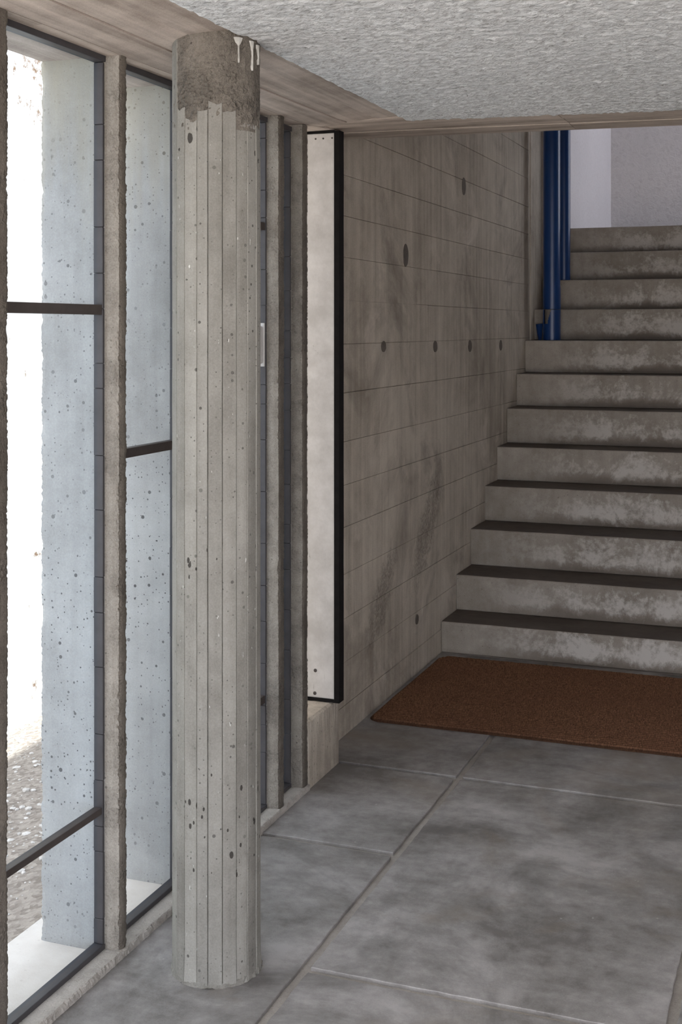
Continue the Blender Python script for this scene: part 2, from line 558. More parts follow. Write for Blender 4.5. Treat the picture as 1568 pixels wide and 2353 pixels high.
# ------------------------------------------------------------------ setting: stucco ceiling (real relief)
X0, X1, Y0, STEP = -1.252, 1.05, 1.75, 0.0056
nx, ny = int((X1 - X0) / STEP), 420
V, Fc = [], []
for j in range(ny + 1):
    for i in range(nx + 1):
        x = X0 + (X1 - X0) * i / nx
        y = Y0 + (beam_near(x) - Y0 + 0.004) * j / ny
        cx_, cy_ = 0.82 * x + 0.57 * y, -0.57 * x + 0.82 * y        # trowelled on the slant
        r = fbm(cx_ * 0.75, cy_ * 1.5, 0.3, 36, 2.0, 3)
        r2 = noise.noise(Vector((cx_ * 70, cy_ * 120, 4.0)))
        e = min(i * STEP / 0.012, (ny - j) * STEP / 0.010, 1.0)
        xx, yy = x, y
        if i == 0:
            xx += 0.006 * nz(x, y, 1, 30, 5)
        if j == ny:
            yy += 0.004 * nz(x, y, 1, 30, 6)
        V.append((xx, yy, 2.176 - 0.006 * e - (0.008 * r + 0.0038 * r2) * (0.35 + 0.65 * e)))
for j in range(ny):
    for i in range(nx):
        a = j * (nx + 1) + i
        Fc.append((a, a + nx + 1, a + nx + 2, a + 1))
ceil = link('ceiling', V, Fc, M['stucco'], smooth=True)
tag(ceil, 'coarse white sprayed stucco ceiling', None, None, 'structure')
link('ceiling_slab', *join(box(-1.25, 2.9, -0.7, 3.86, 2.196, 2.50), box(1.38, 2.9, 3.86, 4.41, 2.196, 2.50)), M['stucco'], ceil)
roof = link('roof', *box(-1.776, 2.9, -0.7, 4.45, 2.63, 2.75), M['fin'])
tag(roof, 'flat concrete roof over the hall', None, None, 'structure')

# ------------------------------------------------------------------ setting: edge beam over the windows, boards cast one by one
lintel = link('ceiling_beam', *box(-1.776, -1.246, -0.7, 4.30, 2.205, 2.63), M['soffit'])
tag(lintel, 'board-marked concrete beam soffit above the windows', None, None, 'structure')


def soffit_board(x0, x1, y0, y1, dz, mat, parent, along='y'):
    n = 36
    g = 0.0012
    top = 2.206
    rings = []
    for k in range(n + 1):
        t = k / n
        if along == 'y':
            y = y0 + (y1 - y0) * t
            a, b = (x0 + g, y), (x1 - g, y)
        pts = []
        m = 5
        for i in range(m):
            x = a[0] + (b[0] - a[0]) * i / (m - 1)
            e = 0.0012 if i in (0, m - 1) else 0.0
            pts.append((x, y, zs(x, y) + dz + e + 0.0012 * fbm(x * 6, y, 0, 4, dz * 900)))
        pts += [(b[0], y, top), (a[0], y, top)]
        rings.append(pts)
    V, Fc = loft(rings)
    return link('soffit_board', V, Fc, mat, parent, (x0, y0, 2.15))


for k, (xa, xb) in enumerate(((-1.556, -1.452), (-1.452, -1.352), (-1.352, -1.247))):
    for (ya, yb) in ((-0.5, 1.9), (1.902, beam_near(xa) - 0.001)):
        soffit_board(xa, xb, ya, yb, (0.0, 0.003, 0.001)[k], M['soffit'], lintel)
for (ya, yb) in ((-0.5, 2.3), (2.301, 4.10)):
    soffit_board(-1.776, -1.556, ya, yb, 0.0, M['soffit'], lintel)

beam = link('ceiling_beam', *(lambda: loft([[(x, beam_near(x) + 0.004, 2.196), (x, beam_far(x) - 0.004, 2.196), (x, beam_far(x) - 0.004, 2.62), (x, beam_near(x) + 0.004, 2.62)] for x in (-1.776, -1.21, 0.0, 1.4)]))(), M['beam'])
tag(beam, 'shallow board-marked concrete beam crossing in front of the stairs', None, None, 'structure')
for k, (a, b) in enumerate(((0.0, 0.34), (0.34, 0.64), (0.64, 1.0))):
    for (xa, xb) in ((-1.64, -0.78), (-0.7785, 0.4), (0.4015, 1.4)):
        rings = []
        for i in range(25):
            x = xa + (xb - xa) * i / 24
            ya = beam_near(x) + (beam_far(x) - beam_near(x)) * a + 0.001
            yb = beam_near(x) + (beam_far(x) - beam_near(x)) * b - 0.001
            zb = 2.180 + (0.0, 0.003, 0.001)[k]
            w = 0.001 * nz(x, k, 0, 9)
            rings.append([(x, ya, zb + 0.0015), (x, ya + 0.01, zb + w), (x, yb - 0.01, zb + w), (x, yb, zb + 0.0015), (x, yb, 2.21), (x, ya, 2.21)])
        V, Fc = loft(rings)
        link('soffit_board', V, Fc, M['beam'], beam, (xa, beam_near(xa), 2.18))

# ------------------------------------------------------------------ setting: stair wall, cast board by board
wl = link('wall_left', *box(-1.95, XW - 0.005, 4.095, 8.03, -0.1, 4.4), M['wall'])
tag(wl, 'board-marked raw concrete wall running up beside the stairs', None, None, 'structure')
courses = [-0.02, 0.108, 0.268, 0.429, 0.593, 0.767, 0.922, 1.083, 1.263, 1.443, 1.604, 1.763, 1.915, 2.066, 2.23, 2.40, 2.57, 2.74, 2.92, 3.10]
rw = random.Random(21)
for k in range(len(courses) - 1):
    z0, z1 = courses[k], courses[k + 1]
    ys = [4.096]
    y = 4.096 + rw.uniform(0.6, 1.4)
    while y < 5.6:
        ys.append(y)
        y += rw.uniform(0.8, 1.5)
    ys += [6.079, 6.079 + rw.uniform(0.5, 0.9), 7.505]
    for i in range(len(ys) - 1):
        d = rw.uniform(-0.0006, 0.0006)
        ya, yb = ys[i] + 0.0001, ys[i + 1] - 0.0001          # butt joints close tight, bed joints leave a fine shadow
        if abs(ys[i + 1] - 6.079) < 1e-6:
            yb -= 0.002
        za, zb = z0 + 0.0008, z1 - 0.0008
        x = XW + d
        verts = [(x - 0.008, ya, za), (x - 0.008, yb, za), (x - 0.008, yb, zb), (x - 0.008, ya, zb)]
        e = rw.choice((0.0007, 0.0012, 0.0018))
        verts += [(x - e, ya, za), (x - e, yb, za), (x - e, yb, zb), (x - e, ya, zb)]
        tl = rw.uniform(-0.0012, 0.0012)
        eh = 0.0003
        verts += [(x + tl, ya + eh, za + e), (x + tl, yb - eh, za + e), (x - tl, yb - eh, zb - e), (x - tl, ya + eh, zb - e)]
        faces = []
        for a in (0, 4):
            for q in range(4):
                faces.append((a + q, a + (q + 1) % 4, a + 4 + (q + 1) % 4, a + 4 + q))
        faces.append((8, 9, 10, 11))
        faces.append((3, 2, 1, 0))
        link('board_panel', verts, faces, M['wall'], wl, (XW, ya, za))
# narrow cast strip where the wall meets the stair head
link('wall_strip', *bevel_box(XW - 0.10, XW + 0.0015, 7.56, 7.70, 0.9, 3.1, 0.006), M['wall'], wl, (XW, 7.56, 1.2))
link('wall_strip', *bevel_box(XW - 0.10, XW - 0.010, 7.515, 7.56, 0.9, 3.1, 0.004), M['wall'], wl, (XW, 7.515, 1.2))
# dark form-tie plugs
for (y, z, ry, rz) in ((4.80, 1.428, .030, .023), (5.53, 1.418, .032, .026), (6.14, 1.412, .034, .030), (6.79, 1.408, .032, .030),
                       (5.09, 1.81, .034, .050), (6.02, 2.20, .036, .045), (5.25, 0.235, .022, .022)):
    Vd, Fd = [], []
    rings = []
    for rr, xx in ((1.0, XW - 0.002), (0.96, XW + 0.0022), (0.4, XW + 0.0026)):
        rings.append([(xx, y + ry * rr * math.cos(t * math.pi / 8) * (1 + 0.15 * nz(t, y, z, 3)), z + rz * rr * math.sin(t * math.pi / 8)) for t in range(16)])
    V, Fc = loft(rings)
    link('tie_plug', V, Fc, M['plug'], wl, (XW, y, z))

# landing walls, white
wb = link('wall_back', *box(-1.75, 1.6, 10.70, 10.9, 1.9, 4.4), M['white_rough'])
tag(wb, 'pebbled white plaster wall above the top of the stairs', None, None, 'structure')
wsd = link('wall_landing', *box(-1.95, -1.639, 8.0305, 10.70, 1.5, 4.4), M['white_smooth'])
tag(wsd, 'smooth white plaster return wall behind the blue pipes', None, None, 'structure')
wr = link('wall_right', *join(box(1.45, 1.65, 4.40, 9.0, -0.1, 4.4), box(1.45, 1.65, 9.0, 10.9, -0.1, 2.25), box(1.45, 1.65, 9.0, 10.9, 4.1, 4.4), box(1.45, 1.65, 10.6, 10.9, 2.25, 4.1)), M['wall'])  # leaves an unseen high opening, added to brighten the stair head
tag(wr, 'raw concrete wall on the far side of the stairs', None, None, 'structure')
wr2 = link('wall_right', *box(2.7, 2.9, -0.7, 4.40, -0.1, 2.63), M['white_smooth'])
tag(wr2, 'pale plaster wall on the open side of the hall', None, None, 'structure')
wr3 = link('wall_right', *box(1.45, 2.9, 4.40, 4.55, -0.1, 4.4), M['wall'])
tag(wr3, 'raw concrete cross wall beside the stair opening', None, None, 'structure')
rf = link('stair_roof', *box(-1.95, 1.65, 4.44, 10.9, 4.4, 4.6), M['white_smooth'])
tag(rf, 'flat roof over the staircase', None, None, 'structure')
up = link('wall_upper', *box(-1.95, 1.65, 4.44, 4.60, 2.62, 4.4), M['wall'])
tag(up, 'concrete wall above the stair beam', None, None, 'structure')

# ------------------------------------------------------------------ setting: sill and vent plinth
def rough_bar(name, pts, y0, y1, n, mat, parent, base, amp):
    rings = []
    for k in range(n + 1):
        y = y0 + (y1 - y0) * k / n
        rings.append([(x + a * amp * (fbm(x, y, z, 45, 2) + 0.6 * nz(x, y, z, 130, 1)), y, z + a * amp * 0.6 * fbm(x, y, z, 45, 7)) for x, z, a in pts])
    V, Fc = loft(rings)
    return link(name, V, Fc, mat, parent, base)


sill = rough_bar('trim_1', [(-1.61, -0.06, 0), (-1.61, SILL - 0.003, 0), (-1.600, SILL, 0.3), (-1.575, SILL, 0.3), (-1.560, SILL, 0.5), (XI + 0.0015, SILL - 0.0008, 0.6), (XI + 0.004, SILL - 0.004, 1.0), (XI + 0.005, 0.008, 0.6), (XI + 0.005, -0.004, 0.2), (XI, -0.06, 0)],
                 -0.5, 3.80, 700, M['sill'], None, (XI, 2.0, 0), 0.006)
tag(sill, 'low chipped concrete sill under the tall windows', None, None, 'structure')
pl = rough_bar('trim_2', [(-1.95, -0.06, 0), (-1.95, 0.222, 0), (-1.60, 0.224, 0.2), (-1.565, 0.224, 0.4), (XI, 0.218, 1), (XI + 0.001, 0.15, 0.2), (XI + 0.001, 0.05, 0.2), (XI + 0.001, -0.06, 0)],
               3.8005, 4.073, 60, M['wall'], None, (XI, 3.9, 0), 0.006)
tag(pl, 'concrete plinth below the white ventilation panel', None, None, 'structure')
ext_sill = link('apron', *box(-1.843, -1.612, -0.5, 3.95, -0.5, 0.008), M['apron'])
tag(ext_sill, 'pale concrete apron outside the windows', None, None, 'structure')


# ------------------------------------------------------------------ mullions: thin cast fins with broken arrises
def make_fin(y0, y1, label, chip, seed, fine):
    th = y1 - y0
    xs_front = [XI, XI - .003, XI - .006, XI - .010, XI - .014, XI - .019, XI - .026, XI - .042, XI - .06, XI - .10, XI - .15, XO + .022, XO + .014, XO + .009, XO + .004, XO]
    prof = [(x, y0) for x in xs_front] + [(XO, y0 + th * t) for t in (.2, .5, .8)]
    prof += [(x, y1) for x in reversed(xs_front)] + [(XI, y1 - th * t) for t in (.1, .25, .5, .75, .9)]
    za, zb = 0.004, 2.158
    n = fine
    rings = []
    cx, cy = (XI + XO) / 2, (y0 + y1) / 2
    for k in range(n + 1):
        z = za + (zb - za) * k / n
        ring = []
        for (x, y) in prof:
            dxi, dxo = XI - x, x - XO
            dy0, dy1 = y - y0, y1 - y
            def near(d, w): return max(0.0, 1 - d / w)
            c_in_front = near(dxi, 0.020) * near(dy0, 0.012)
            c_in_back = near(dxi, 0.012) * near(dy1, 0.010)
            c_out = near(dxo, 0.016) * max(near(dy0, 0.012), near(dy1, 0.012))
            base = 0.0007 * fbm(x, y, z, 40, seed)
            big = abs(fbm(x * 0.5, y * 0.5, z, 26, seed + 3, 4))
            fin_ = abs(noise.noise(Vector((x * 190, y * 190, z * 150 + seed))))
            gate = clamp(0.55 + 1.5 * noise.noise(Vector((seed, 3.3, z * 5))))
            cut = (c_in_front * (0.003 + chip * gate * (0.012 * big + 0.006 * fin_)) + c_in_back * (0.0012 + 0.010 * big * gate + 0.003 * fin_)
                   + c_out * (0.002 + 0.010 * big + 0.003 * fin_))
            vx, vy = cx - x, cy - y
            sx = 1 if vx > 0 else -1
            sy = 1 if vy > 0 else -1
            ring.append((x + sx * (cut + base), y + sy * (cut * 0.6 + base), z))
        rings.append(ring)
    V, Fc = loft(rings)
    m = len(prof)
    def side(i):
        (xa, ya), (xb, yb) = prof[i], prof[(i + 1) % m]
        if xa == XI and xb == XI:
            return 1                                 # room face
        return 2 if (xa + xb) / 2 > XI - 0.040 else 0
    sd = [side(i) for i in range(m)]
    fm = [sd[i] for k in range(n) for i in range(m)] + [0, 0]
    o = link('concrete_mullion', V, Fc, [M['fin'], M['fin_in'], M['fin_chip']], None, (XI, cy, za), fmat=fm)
    tag(o, label, 'mullion', 'thin concrete mullions of the window wall')
    return o


labels = ['nearest concrete mullion, cut off by the left edge of the photo',
          'concrete mullion with a badly chipped edge between the two bright windows',
          'concrete mullion half hidden directly behind the round column',
          'concrete mullion standing just past the right side of the round column',
          'concrete mullion next to the white ventilation panel']
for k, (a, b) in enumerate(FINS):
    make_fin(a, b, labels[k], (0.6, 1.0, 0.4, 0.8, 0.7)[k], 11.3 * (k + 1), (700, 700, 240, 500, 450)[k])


# ------------------------------------------------------------------ windows
def window(n, y0, y1, bars, label):
    w = empty('window_%d' % n, (XG0, y0, SILL))
    tag(w, label, None, None, 'structure')
    zt = 2.136
    d = 0.009
    rw = random.Random(n)
    # side strips are made of short lengths of black putty strip butted together
    for (ya, yb) in ((y0, y0 + d), (y1 - d, y1)):
        z = SILL + 0.012
        while z < zt - 0.01:
            L = rw.choice((0.06, 0.085, 0.11, 0.13, 0.16))
            ze = min(zt - 0.0005, z + L)
            if ze > zt - 0.03:
                ze = zt - 0.0005
            sk = rw.uniform(-0.0008, 0.0008)
            link('glazing_strip', *bevel_box(XG0 + sk, XG1 + sk * 0.5, ya, yb, z + 0.0004, ze - 0.0004, 0.0012, 1), M['frame'], w, (XG0, ya, z))
            z = ze
    link('bottom_strip', *bevel_box(XG0 - 0.002, XG1 + 0.002, y0 + 0.0005, y1 - 0.0005, SILL - 0.004, SILL + 0.0118, 0.002, 2), M['frame'], w, (XG0, y0, SILL))
    link('top_strip', *bevel_box(XG0 - 0.002, XG1 + 0.004, y0 + 0.0005, y1 - 0.0005, zt, 2.152, 0.002, 2), M['frame'], w, (XG0, y0, zt))
    for (za, zb) in bars:
        link('glazing_bar', *bevel_box(XG0 + 0.001, XG1 - 0.002, y0 + d - 0.0005, y1 - d + 0.0005, za, zb, 0.0015, 2), M['bar'], w, (XG0, y0, za))
    lv = [SILL + 0.0115] + [v for p in sorted(bars) for v in (p[0] + 0.001, p[1] - 0.001)] + [zt + 0.002]
    for i in range(0, len(lv), 2):
        link('pane', *box(-1.6165, -1.6125, y0 + d - 0.003, y1 - d + 0.003, lv[i], lv[i + 1]), M['glass'], w, (-1.614, y0, lv[i]))
    return w


window(1, FINS[0][1], FINS[1][0], [(1.533, 1.557), (0.342, 0.358)], 'tall narrow window with two dark crossbars at the left edge')
window(2, FINS[1][1], FINS[2][0], [(1.180, 1.204)], 'tall narrow window with one dark crossbar left of the column')
window(3, FINS[2][1], FINS[3][0], [(0.345, 0.369), (1.803, 1.827)], 'tall window hidden behind the round column')
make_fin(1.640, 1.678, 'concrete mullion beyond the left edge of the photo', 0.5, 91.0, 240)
window(5, 1.678, FINS[0][0], [(0.62, 0.636), (1.85, 1.874)], 'tall narrow window beyond the left edge of the photo')
window(4, FINS[3][1], FINS[4][0], [], 'very narrow window between the two mullions right of the column')

hd = empty('window_handle', (-1.6105, 3.5535, 1.383))
tag(hd, 'slim white handle fixed to the window strip behind the column', 'handle')
hp = link('handle_plate', *bevel_box(-1.622, -1.599, 3.546, 3.5535, 1.383, 1.517, 0.002), M['handle'], hd, (-1.6105, 3.55, 1.383))
link('grip', *bevel_box(-1.617, -1.604, 3.530, 3.5462, 1.392, 1.508, 0.004, 3), M['handle'], hp, (-1.6105, 3.54, 1.39))

# ------------------------------------------------------------------ ventilation panel
vp = empty('ventilation_panel', (-1.66, 4.03, 0.235))
tag(vp, 'tall white ventilation panel with black rubber edge beside the stair wall', 'panel')
leaf = link('leaf', *bevel_box(-1.80, -1.5465, 4.014, 4.046, 0.235, 2.168, 0.003), M['panel'], vp, (-1.66, 4.03, 0.235))


def wavy_bar(x0, x1, y0, y1, z0, z1, axis, n, amp):
    rings = []
    for k in range(n + 1):
        t = k / n
        if axis == 'z':
            z = z0 + (z1 - z0) * t
            w = amp * fbm(0, 0, z, 6, 4)
            rings.append([(x0, y0, z), (x1 + w, y0, z), (x1 + w, y1, z), (x0, y1, z)])
        else:
            x = x0 + (x1 - x0) * t
            w = amp * fbm(x, 0, 0, 40, 8)
            rings.append([(x, y0, z0 + w), (x, y1, z0 + w), (x, y1, z1), (x, y0, z1)])
    return loft(rings)


link('rubber_seal', *wavy_bar(-1.5463, -1.5275, 4.006, 4.05, 0.226, 2.174, 'z', 50, 0.0016), M['seal'], vp, (-1.537, 4.03, 0.226))
link('rubber_seal', *wavy_bar(-1.80, -1.5465, 4.008, 4.05, 0.2255, 0.2345, 'x', 24, 0.004), M['seal'], vp, (-1.66, 4.03, 0.226))
link('rubber_seal', *wavy_bar(-1.80, -1.5465, 4.010, 4.05, 2.1685, 2.176, 'x', 8, 0.0), M['seal'], vp, (-1.66, 4.03, 2.17))
for (x, z, r) in ((-1.618, 0.328, 0.0062), (-1.620, 0.250, 0.0062), (-1.617, 2.150, 0.0032), (-1.589, 2.150, 0.0032), (-1.5565, 2.150, 0.0032)):
    V, Fc = disc((x, 4.014, z), (0, -1, 0), r, 0.002)
    link('screw', V, Fc, M['screw'], leaf, (x, 4.014, z))

# ------------------------------------------------------------------ the round column: core plus the print of each form board
CX, CY, CR = -1.329, 2.6745, 0.1035
col = empty('concrete_column', (CX, CY, 0))
tag(col, 'round board-marked concrete column standing in front of the windows', 'column')
front = math.atan2(-CY, -CX)                          # towards the camera
px_edges = [-90.0, -61.8, -44.7, -25.5, -11.1, 7.4, 25.8, 43.5, 61.8, 80.0]
edges = [front + R(e) for e in px_edges]
a = edges[-1]
rest = edges[0] + 2 * math.pi - a
for k in range(1, 11):
    edges.append(a + rest * k / 10)
rc = random.Random(5)


def cring(r, z, seg, amp, s):
    return [((CX + (r + amp * fbm(math.cos(t), math.sin(t), z * 8, s, 6)) * math.cos(t)), CY + (r + amp * fbm(math.cos(t), math.sin(t), z * 8, s, 6)) * math.sin(t), z) for t in [2 * math.pi * i / seg for i in range(seg)]]


nzc = 30
V, Fc = loft([cring(CR - 0.004, 0.0 + 1.97 * k / nzc, 48, 0.001, 3) for k in range(nzc + 1)])
link('core', V, Fc, M['column_cap'], col, (CX, CY, 0))
V, Fc = loft([cring(CR - 0.0022, 1.955 + (2.181 - 1.955) * k / 44, 120, 0.0052, 9) for k in range(45)])
head = link('crumbled_head', V, Fc, M['column_cap'], col, (CX, CY, 1.955))
for k in range(len(edges) - 1):
    t0, t1 = edges[k] + 0.003, edges[k + 1] - 0.003
    off = rc.uniform(-0.0015, 0.0015)
    deg = px_edges[k] if k < len(px_edges) else 999
    ztop = {-90.0: 2.172, -61.8: 2.004, -44.7: 1.975, -25.5: 1.996, -11.1: 2.012, 7.4: 1.995, 25.8: 1.978, 43.5: 1.972, 61.8: 1.968}.get(deg, 1.99)
    rings = []
    n = 150
    m = 6
    for j in range(n + 1):
        z = 0.006 + (ztop - 0.006) * j / n
        pts = []
        for i in range(m):
            u = (0, 0.035, 0.33, 0.67, 0.965, 1)[i]
            t = t0 + (t1 - t0) * u
            # a flat board gives a chord, softened towards the round
            mid = (t0 + t1) / 2
            chord = CR * math.cos((t1 - t0) / 2) / math.cos(t - mid)
            rr = CR * 0.45 + chord * 0.55 + off + 0.0009 * fbm(math.cos(t) * 0.3, z * 0.6, k, 14, 2)
            if i in (0, m - 1):
                rr -= 0.0022 + 0.0022 * abs(nz(k, z, i, 33))
                t += 0.006 * nz(k * 3.1 + i, z, 0, 28)
            zz = z
            if j == n and ztop < 2.1:
                zz += 0.026 * fbm(u * 0.2 + k, 0, 0, 16, 4)
            if j > n - 8 and ztop < 2.1:
                rr -= 0.0016 * (j - n + 8) / 8
            if j < 6:
                rr += 0.0022 * (6 - j) / 6 * (0.5 + nz(t, z, 0, 20))
            pts.append((CX + rr * math.cos(t), CY + rr * math.sin(t), zz))
        rin = CR - 0.0075
        pts.append((CX + rin * math.cos(t1), CY + rin * math.sin(t1), z))
        pts.append((CX + rin * math.cos(t0), CY + rin * math.sin(t0), z))
        rings.append(pts)
    V, Fc = loft(rings)
    link('board_strip', V, Fc, M['column'], col, (CX + CR * math.cos(t0), CY + CR * math.sin(t0), 0.006))
# ragged mortar skirt where the column meets the floor
rings = []
for k, (r, z) in enumerate(((CR - 0.004, -0.003), (CR + 0.0045, 0.0), (CR + 0.0025, 0.004), (CR + 0.0008, 0.010), (CR - 0.004, 0.014))):
    rings.append([(CX + (r + 0.004 * fbm(math.cos(t), math.sin(t), k * .2, 9, 3)) * math.cos(t), CY + (r + 0.004 * fbm(math.cos(t), math.sin(t), k * .2, 9, 3)) * math.sin(t), z + (0.006 * nz(math.cos(t) * 5, math.sin(t) * 5, k, 2) if 0 < k < 4 else 0)) for t in [2 * math.pi * i / 110 for i in range(110)]])
V, Fc = loft(rings)
link('mortar_skirt', V, Fc, M['column'], col, (CX, CY, 0))


# pale lime runs at the head of the column
def drip(deg, z0, z1, w_top, w, bulb):
    rings = []
    n = 20
    for k in range(n + 1):
        s = k / n
        z = z0 + (z1 - z0) * s
        ww = w_top * max(0, 1 - s * 3.2) ** 0.6 + w * (0.7 + 0.3 * nz(deg, z, 0, 60))
        if s > 0.75:
            ww += bulb * math.sin((s - 0.75) / 0.25 * math.pi)
        if k == n:
            ww = 0.0006
        a = front + R(deg) + 0.01 * nz(0, deg, z, 20)
        r = CR + 0.0005
        da = ww / CR
        rings.append([(CX + (r + b) * math.cos(a + da * c), CY + (r + b) * math.sin(a + da * c), z) for c, b in ((-1, -.003), (-.8, .0012), (0, .0028), (.8, .0012), (1, -.003), (0, -.004))])
    V, Fc = loft(rings)
    link('lime_drip', V, Fc, M['drip'], head, (CX, CY, z1))


drip(29, 2.166, 2.108, 0.011, 0.0016, 0.001)
drip(52, 2.164, 2.096, 0.007, 0.0018, 0.0018)
drip(68, 2.160, 2.115, 0.007, 0.002, 0.0)

# ------------------------------------------------------------------ staircase
SY = [5.628, 5.881, 6.147, 6.436, 6.702, 6.935, 7.173, 7.402, 7.658, 7.900, 8.165, 8.43]
SZ = [0.145, 0.315, 0.496, 0.678, 0.860, 1.054, 1.239, 1.430, 1.617, 1.804, 1.992, 2.170]
st = empty('staircase', (-0.1, 5.628, 0))
tag(st, 'raw concrete staircase with stained risers climbing away to the upper landing', 'staircase')
for k in range(12):
    y0 = SY[k]
    y1 = (SY[k + 1] if k < 11 else 10.70)
    z1 = SZ[k]
    z0 = SZ[k - 1] if k else 0.0
    b = 0.030 if k == 0 else 0.0
    yb = y1 + 0.03 if k < 11 else y1 - 0.002
    xa, xb = -1.6375, 1.449
    n = 90
    rings = []
    q = 0.009
    prof = [(0.012, z0 - 0.03, 0), (0.012, z0 - 0.0005, 0), (0.004, z0 + 0.004, .5), (0.002, z0 + 0.02, 1), (0.0015, z0 + (z1 - z0) * .4, 1), (0.0, z0 + (z1 - z0) * .7, 1), (-0.001, z1 - 0.03, 1), (-0.002, z1 - q * 1.4, 1), (-0.001, z1 - q * .55, 1), (q * .35, z1 - q * .1, 1), (q, z1, .6)]
    for i in range(n + 1):
        x = xa + (xb - xa) * i / n
        ring = []
        for (dy, z, am) in prof:
            ring.append((x, y0 + dy + am * 0.0035 * fbm(x, k, z, 7, k) + am * 0.0012 * nz(x, k, z, 45), z + am * 0.0015 * nz(x, k, 0, 6)))
        ring.append((x, (y0 + yb) / 2, z1 + 0.0005))
        ring.append((x, yb, z1))
        ring.append((x, yb, z0 - 0.03))
        rings.append(ring)
    V, Fc = loft(rings)
    m = len(rings[0])
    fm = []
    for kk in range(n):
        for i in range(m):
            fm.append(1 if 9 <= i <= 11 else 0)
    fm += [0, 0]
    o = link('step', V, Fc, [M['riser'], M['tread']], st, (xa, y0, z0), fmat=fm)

# ------------------------------------------------------------------ coir mat
mx0, mx1, my0, my1 = -1.622, 0.62, 4.545, 5.535
V, Fc = [], []
nxm, nym = 300, 330
rad = 0.055
for j in range(nym + 1):
    for i in range(nxm + 1):
        u, v = i / nxm, j / nym
        x, y = mx0 + (mx1 - mx0) * u, my0 + (my1 - my0) * v
        # rounded corners
        for cx_, sx in ((mx0 + rad, -1), (mx1 - rad, 1)):
            for cy_, sy in ((my0 + rad, -1), (my1 - rad, 1)):
                dx, dy = (x - cx_) * sx, (y - cy_) * sy
                if dx > 0 and dy > 0:
                    L = max(dx, dy)
                    l = math.hypot(dx, dy)
                    x, y = cx_ + sx * dx * L / l, cy_ + sy * dy * L / l
        ed = min(i, nxm - i, (j), (nym - j))
        zz = 0.0095 + 0.0042 * math.sin(2 * math.pi * y / 0.021) + 0.0016 * noise.noise(Vector((x * 70, y * 60, 0)))
        if ed == 0:
            zz = 0.0005
        elif ed == 1:
            zz = 0.008
        V.append((x + 0.003 * nz(x, y, 0, 4), y + 0.003 * nz(x, y, 0, 3, 5), zz))
for j in range(nym):
    for i in range(nxm):
        a = j * (nxm + 1) + i
        Fc.append((a, a + 1, a + nxm + 2, a + nxm + 1))
mt = link('coir_mat', V, Fc, M['coir'], None, ((mx0 + mx1) / 2, (my0 + my1) / 2, 0), smooth=True)
tag(mt, 'brown ribbed coir mat lying on the floor at the foot of the stairs', 'mat')

# ------------------------------------------------------------------ blue pipes
P1 = (-1.506, 7.535, 1.430)
pr = 0.0505
pp = empty('drain_pipe', P1)
tag(pp, 'thicker blue drain pipe with a broken foot, standing on the stairs by the wall', 'pipe')


def shell(cx, cy, r, th, z0, z1, seg, nzs, hole=None):
    """tube wall with real thickness; hole(a, z) -> True leaves a gap"""
    V, Fc = [], []
    idx = {}

    def vert(i, j, inner):
        key = (i % seg, j, inner)
        if key not in idx:
            a = 2 * math.pi * (i % seg) / seg
            rr = r - th if inner else r
            idx[key] = len(V)
            V.append((cx + rr * math.cos(a), cy + rr * math.sin(a), z0 + (z1 - z0) * j / nzs))
        return idx[key]

    def solid(i, j):
        if j < 0 or j >= nzs:
            return False
        a = 2 * math.pi * ((i % seg) + 0.5) / seg
        z = z0 + (z1 - z0) * (j + 0.5) / nzs
        return not (hole and hole(a, z))
    for i in range(seg):
        for j in range(nzs):
            if not solid(i, j):
                continue
            Fc.append((vert(i, j, 0), vert(i + 1, j, 0), vert(i + 1, j + 1, 0), vert(i, j + 1, 0)))
            Fc.append((vert(i, j, 1), vert(i, j + 1, 1), vert(i + 1, j + 1, 1), vert(i + 1, j, 1)))
            if not solid(i, j + 1):
                Fc.append((vert(i, j + 1, 0), vert(i + 1, j + 1, 0), vert(i + 1, j + 1, 1), vert(i, j + 1, 1)))
            if not solid(i, j - 1):
                Fc.append((vert(i, j, 0), vert(i, j, 1), vert(i + 1, j, 1), vert(i + 1, j, 0)))
            if not solid(i + 1, j):
                Fc.append((vert(i + 1, j, 0), vert(i + 1, j, 1), vert(i + 1, j + 1, 1), vert(i + 1, j + 1, 0)))
            if not solid(i - 1, j):
                Fc.append((vert(i, j, 0), vert(i, j + 1, 0), vert(i, j + 1, 1), vert(i, j, 1)))
    return V, Fc


toward = math.atan2(-P1[1], -P1[0])


def hole(a, z):
    d = (a - toward + math.pi) % (2 * math.pi) - math.pi       # negative: seen on the left
    zz = z - P1[2]
    lim = R(-2) - R(26) * clamp((0.186 - zz) / 0.075)
    return zz > 0.098 and R(-72) < d < lim


seg = 72
foot = link('pipe_foot', *shell(P1[0], P1[1], pr + 0.002, 0.004, 1.4305, 1.613, seg, 60, hole), M['blue'], pp, P1)
link('concrete_fill', *tube(P1[0], P1[1], 1.431, 1.615, pr - 0.010, 32), M['core'], foot, P1)
clr = link('pipe_collar', *shell(P1[0], P1[1], pr + 0.0025, 0.006, 1.6165, 1.742, seg, 4), M['blue'], pp, (P1[0], P1[1], 1.6165))
link('joint_ring', *shell(P1[0], P1[1], pr + 0.0012, 0.006, 1.742, 1.752, seg, 2), M['blue'], clr, (P1[0], P1[1], 1.742))
link('pipe_barrel', *shell(P1[0], P1[1], pr, 0.004, 1.620, 3.3, seg, 4), M['blue'], pp, (P1[0], P1[1], 1.75))

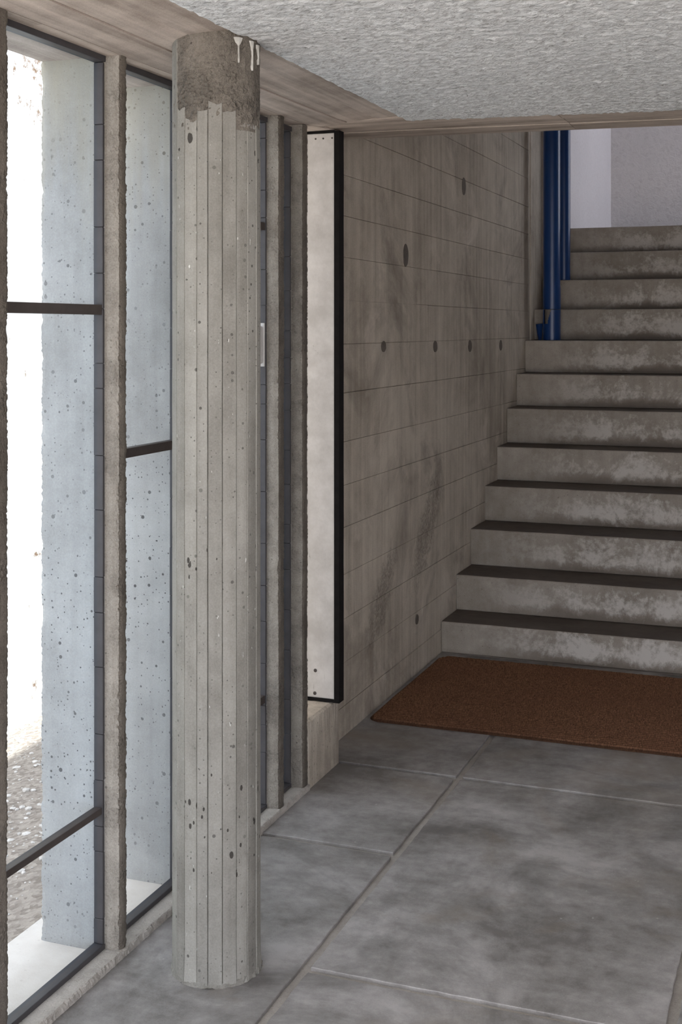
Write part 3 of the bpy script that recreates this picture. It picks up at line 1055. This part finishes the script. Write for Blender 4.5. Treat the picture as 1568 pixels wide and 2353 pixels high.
P2 = (-1.521, 7.99, 1.804)
p2 = empty('drain_pipe', P2)
tag(p2, 'thinner blue drain pipe behind the thick one, two steps higher', 'pipe')
link('pipe_barrel', *shell(P2[0], P2[1], 0.0415, 0.004, 1.8065, 3.3, 56, 4), M['blue'], p2, P2)
link('wall_bracket', *shell(P2[0], P2[1], 0.0435, 0.0015, 2.95, 2.975, 56, 1), M['blue'], p2, (P2[0], P2[1], 2.95))

# broken shard of blue pipe leaning by the wall
V, Fc = [], []
na, nb = 10, 12
SCX, SCY = -1.600, 7.625
for layer in (0, 1):
    for j in range(nb + 1):
        s = j / nb
        for i in range(na + 1):
            u = i / na
            left = -0.048 + 0.012 * (1 - s)
            wdt = 0.022 + 0.020 * s
            xo = (u * wdt) + (0.018 * (1 - s))
            yo = -0.012 * math.sin(u * math.pi) - (0.0 if layer == 0 else -0.004) + 0.02 * s
            zz = 1.4305 + 0.096 * s + (0.004 * u if j == nb else 0)
            V.append((SCX - 0.020 + xo, SCY - 0.03 + yo, zz))
L = (na + 1) * (nb + 1)
for j in range(nb):
    for i in range(na):
        a = j * (na + 1) + i
        Fc.append((a, a + 1, a + na + 2, a + na + 1))
        Fc.append((L + a, L + a + na + 1, L + a + na + 2, L + a + 1))
for i in range(na):
    Fc.append((i, L + i, L + i + 1, i + 1))
    t = nb * (na + 1) + i
    Fc.append((t, t + 1, L + t + 1, L + t))
for j in range(nb):
    a = j * (na + 1)
    Fc.append((a, a + na + 1, L + a + na + 1, L + a))
    a += na
    Fc.append((a, L + a, L + a + na + 1, a + na + 1))
sh = link('pipe_shard', V, Fc, M['blue'], None, (SCX, SCY - 0.02, 1.4305))
tag(sh, 'small broken blue pipe shard lying by the wall on a stair tread', 'shard')

# ------------------------------------------------------------------ outside
ow = link('wall_outside', *box(-3.8, -3.4, -6, 13, -1.2, 5.2), M['outer'])
tag(ow, 'sunlit whitewashed wall seen through the left windows', None, None, 'structure')


def ground_z(x, y):
    t = clamp((-1.843 - x) / 1.557)
    return -0.012 - 0.30 * t + 0.035 * fbm(x, y, 0, 2.2, 3) * clamp(t * 4) + 0.010 * fbm(x, y, 0, 14, 8) * clamp(t * 8)


V, Fc = [], []
gx, gy = 110, 330
for j in range(gy + 1):
    for i in range(gx + 1):
        x = -3.42 + (3.42 - 1.842) * i / gx
        y = -1.0 + 9.0 * j / gy
        V.append((x, y, ground_z(x, y)))
for j in range(gy):
    for i in range(gx):
        a = j * (gx + 1) + i
        Fc.append((a, a + 1, a + gx + 2, a + gx + 1))
gr = link('ground', V, Fc, M['gravel'], None, (-2.6, 3, 0), smooth=True)
tag(gr, 'bare gravelly soil sloping down outside the windows', None, None, 'structure')
rp = random.Random(3)
V, Fc = [], []
bmt = bmesh.new()
bmesh.ops.create_icosphere(bmt, subdivisions=1, radius=1)
iv = [v.co.copy() for v in bmt.verts]
itf = [tuple(v.index for v in f.verts) for f in bmt.faces]
bmt.free()
for k in range(2600):
    x, y = rp.uniform(-3.38, -1.97), rp.uniform(2.2, 6.2)
    r = 0.0035 + 0.011 * rp.random() ** 4
    z = ground_z(x, y) + r * 0.15
    n = len(V)
    sx, sy, sz_, a = rp.uniform(.7, 1.4), rp.uniform(.7, 1.4), rp.uniform(.4, .8), rp.uniform(0, 6.3)
    for v in iv:
        px, py = v.x * sx * r, v.y * sy * r
        V.append((x + px * math.cos(a) - py * math.sin(a), y + px * math.sin(a) + py * math.cos(a), z + v.z * sz_ * r))
    Fc += [tuple(i + n for i in t) for t in itf]
pb = link('pebbles', V, Fc, M['pebble'], None, (-2.6, 4, -0.1))
tag(pb, 'pale pebbles scattered over the soil outside the window', 'pebbles', None, 'stuff')
yard = link('ground', *box(-14, 16, -22, -2.0, -0.3, -0.03), M['apron'])
tag(yard, 'open paved yard behind the viewer', None, None, 'structure')

for o in bpy.data.objects:
    if '_base' in o:
        del o['_base']
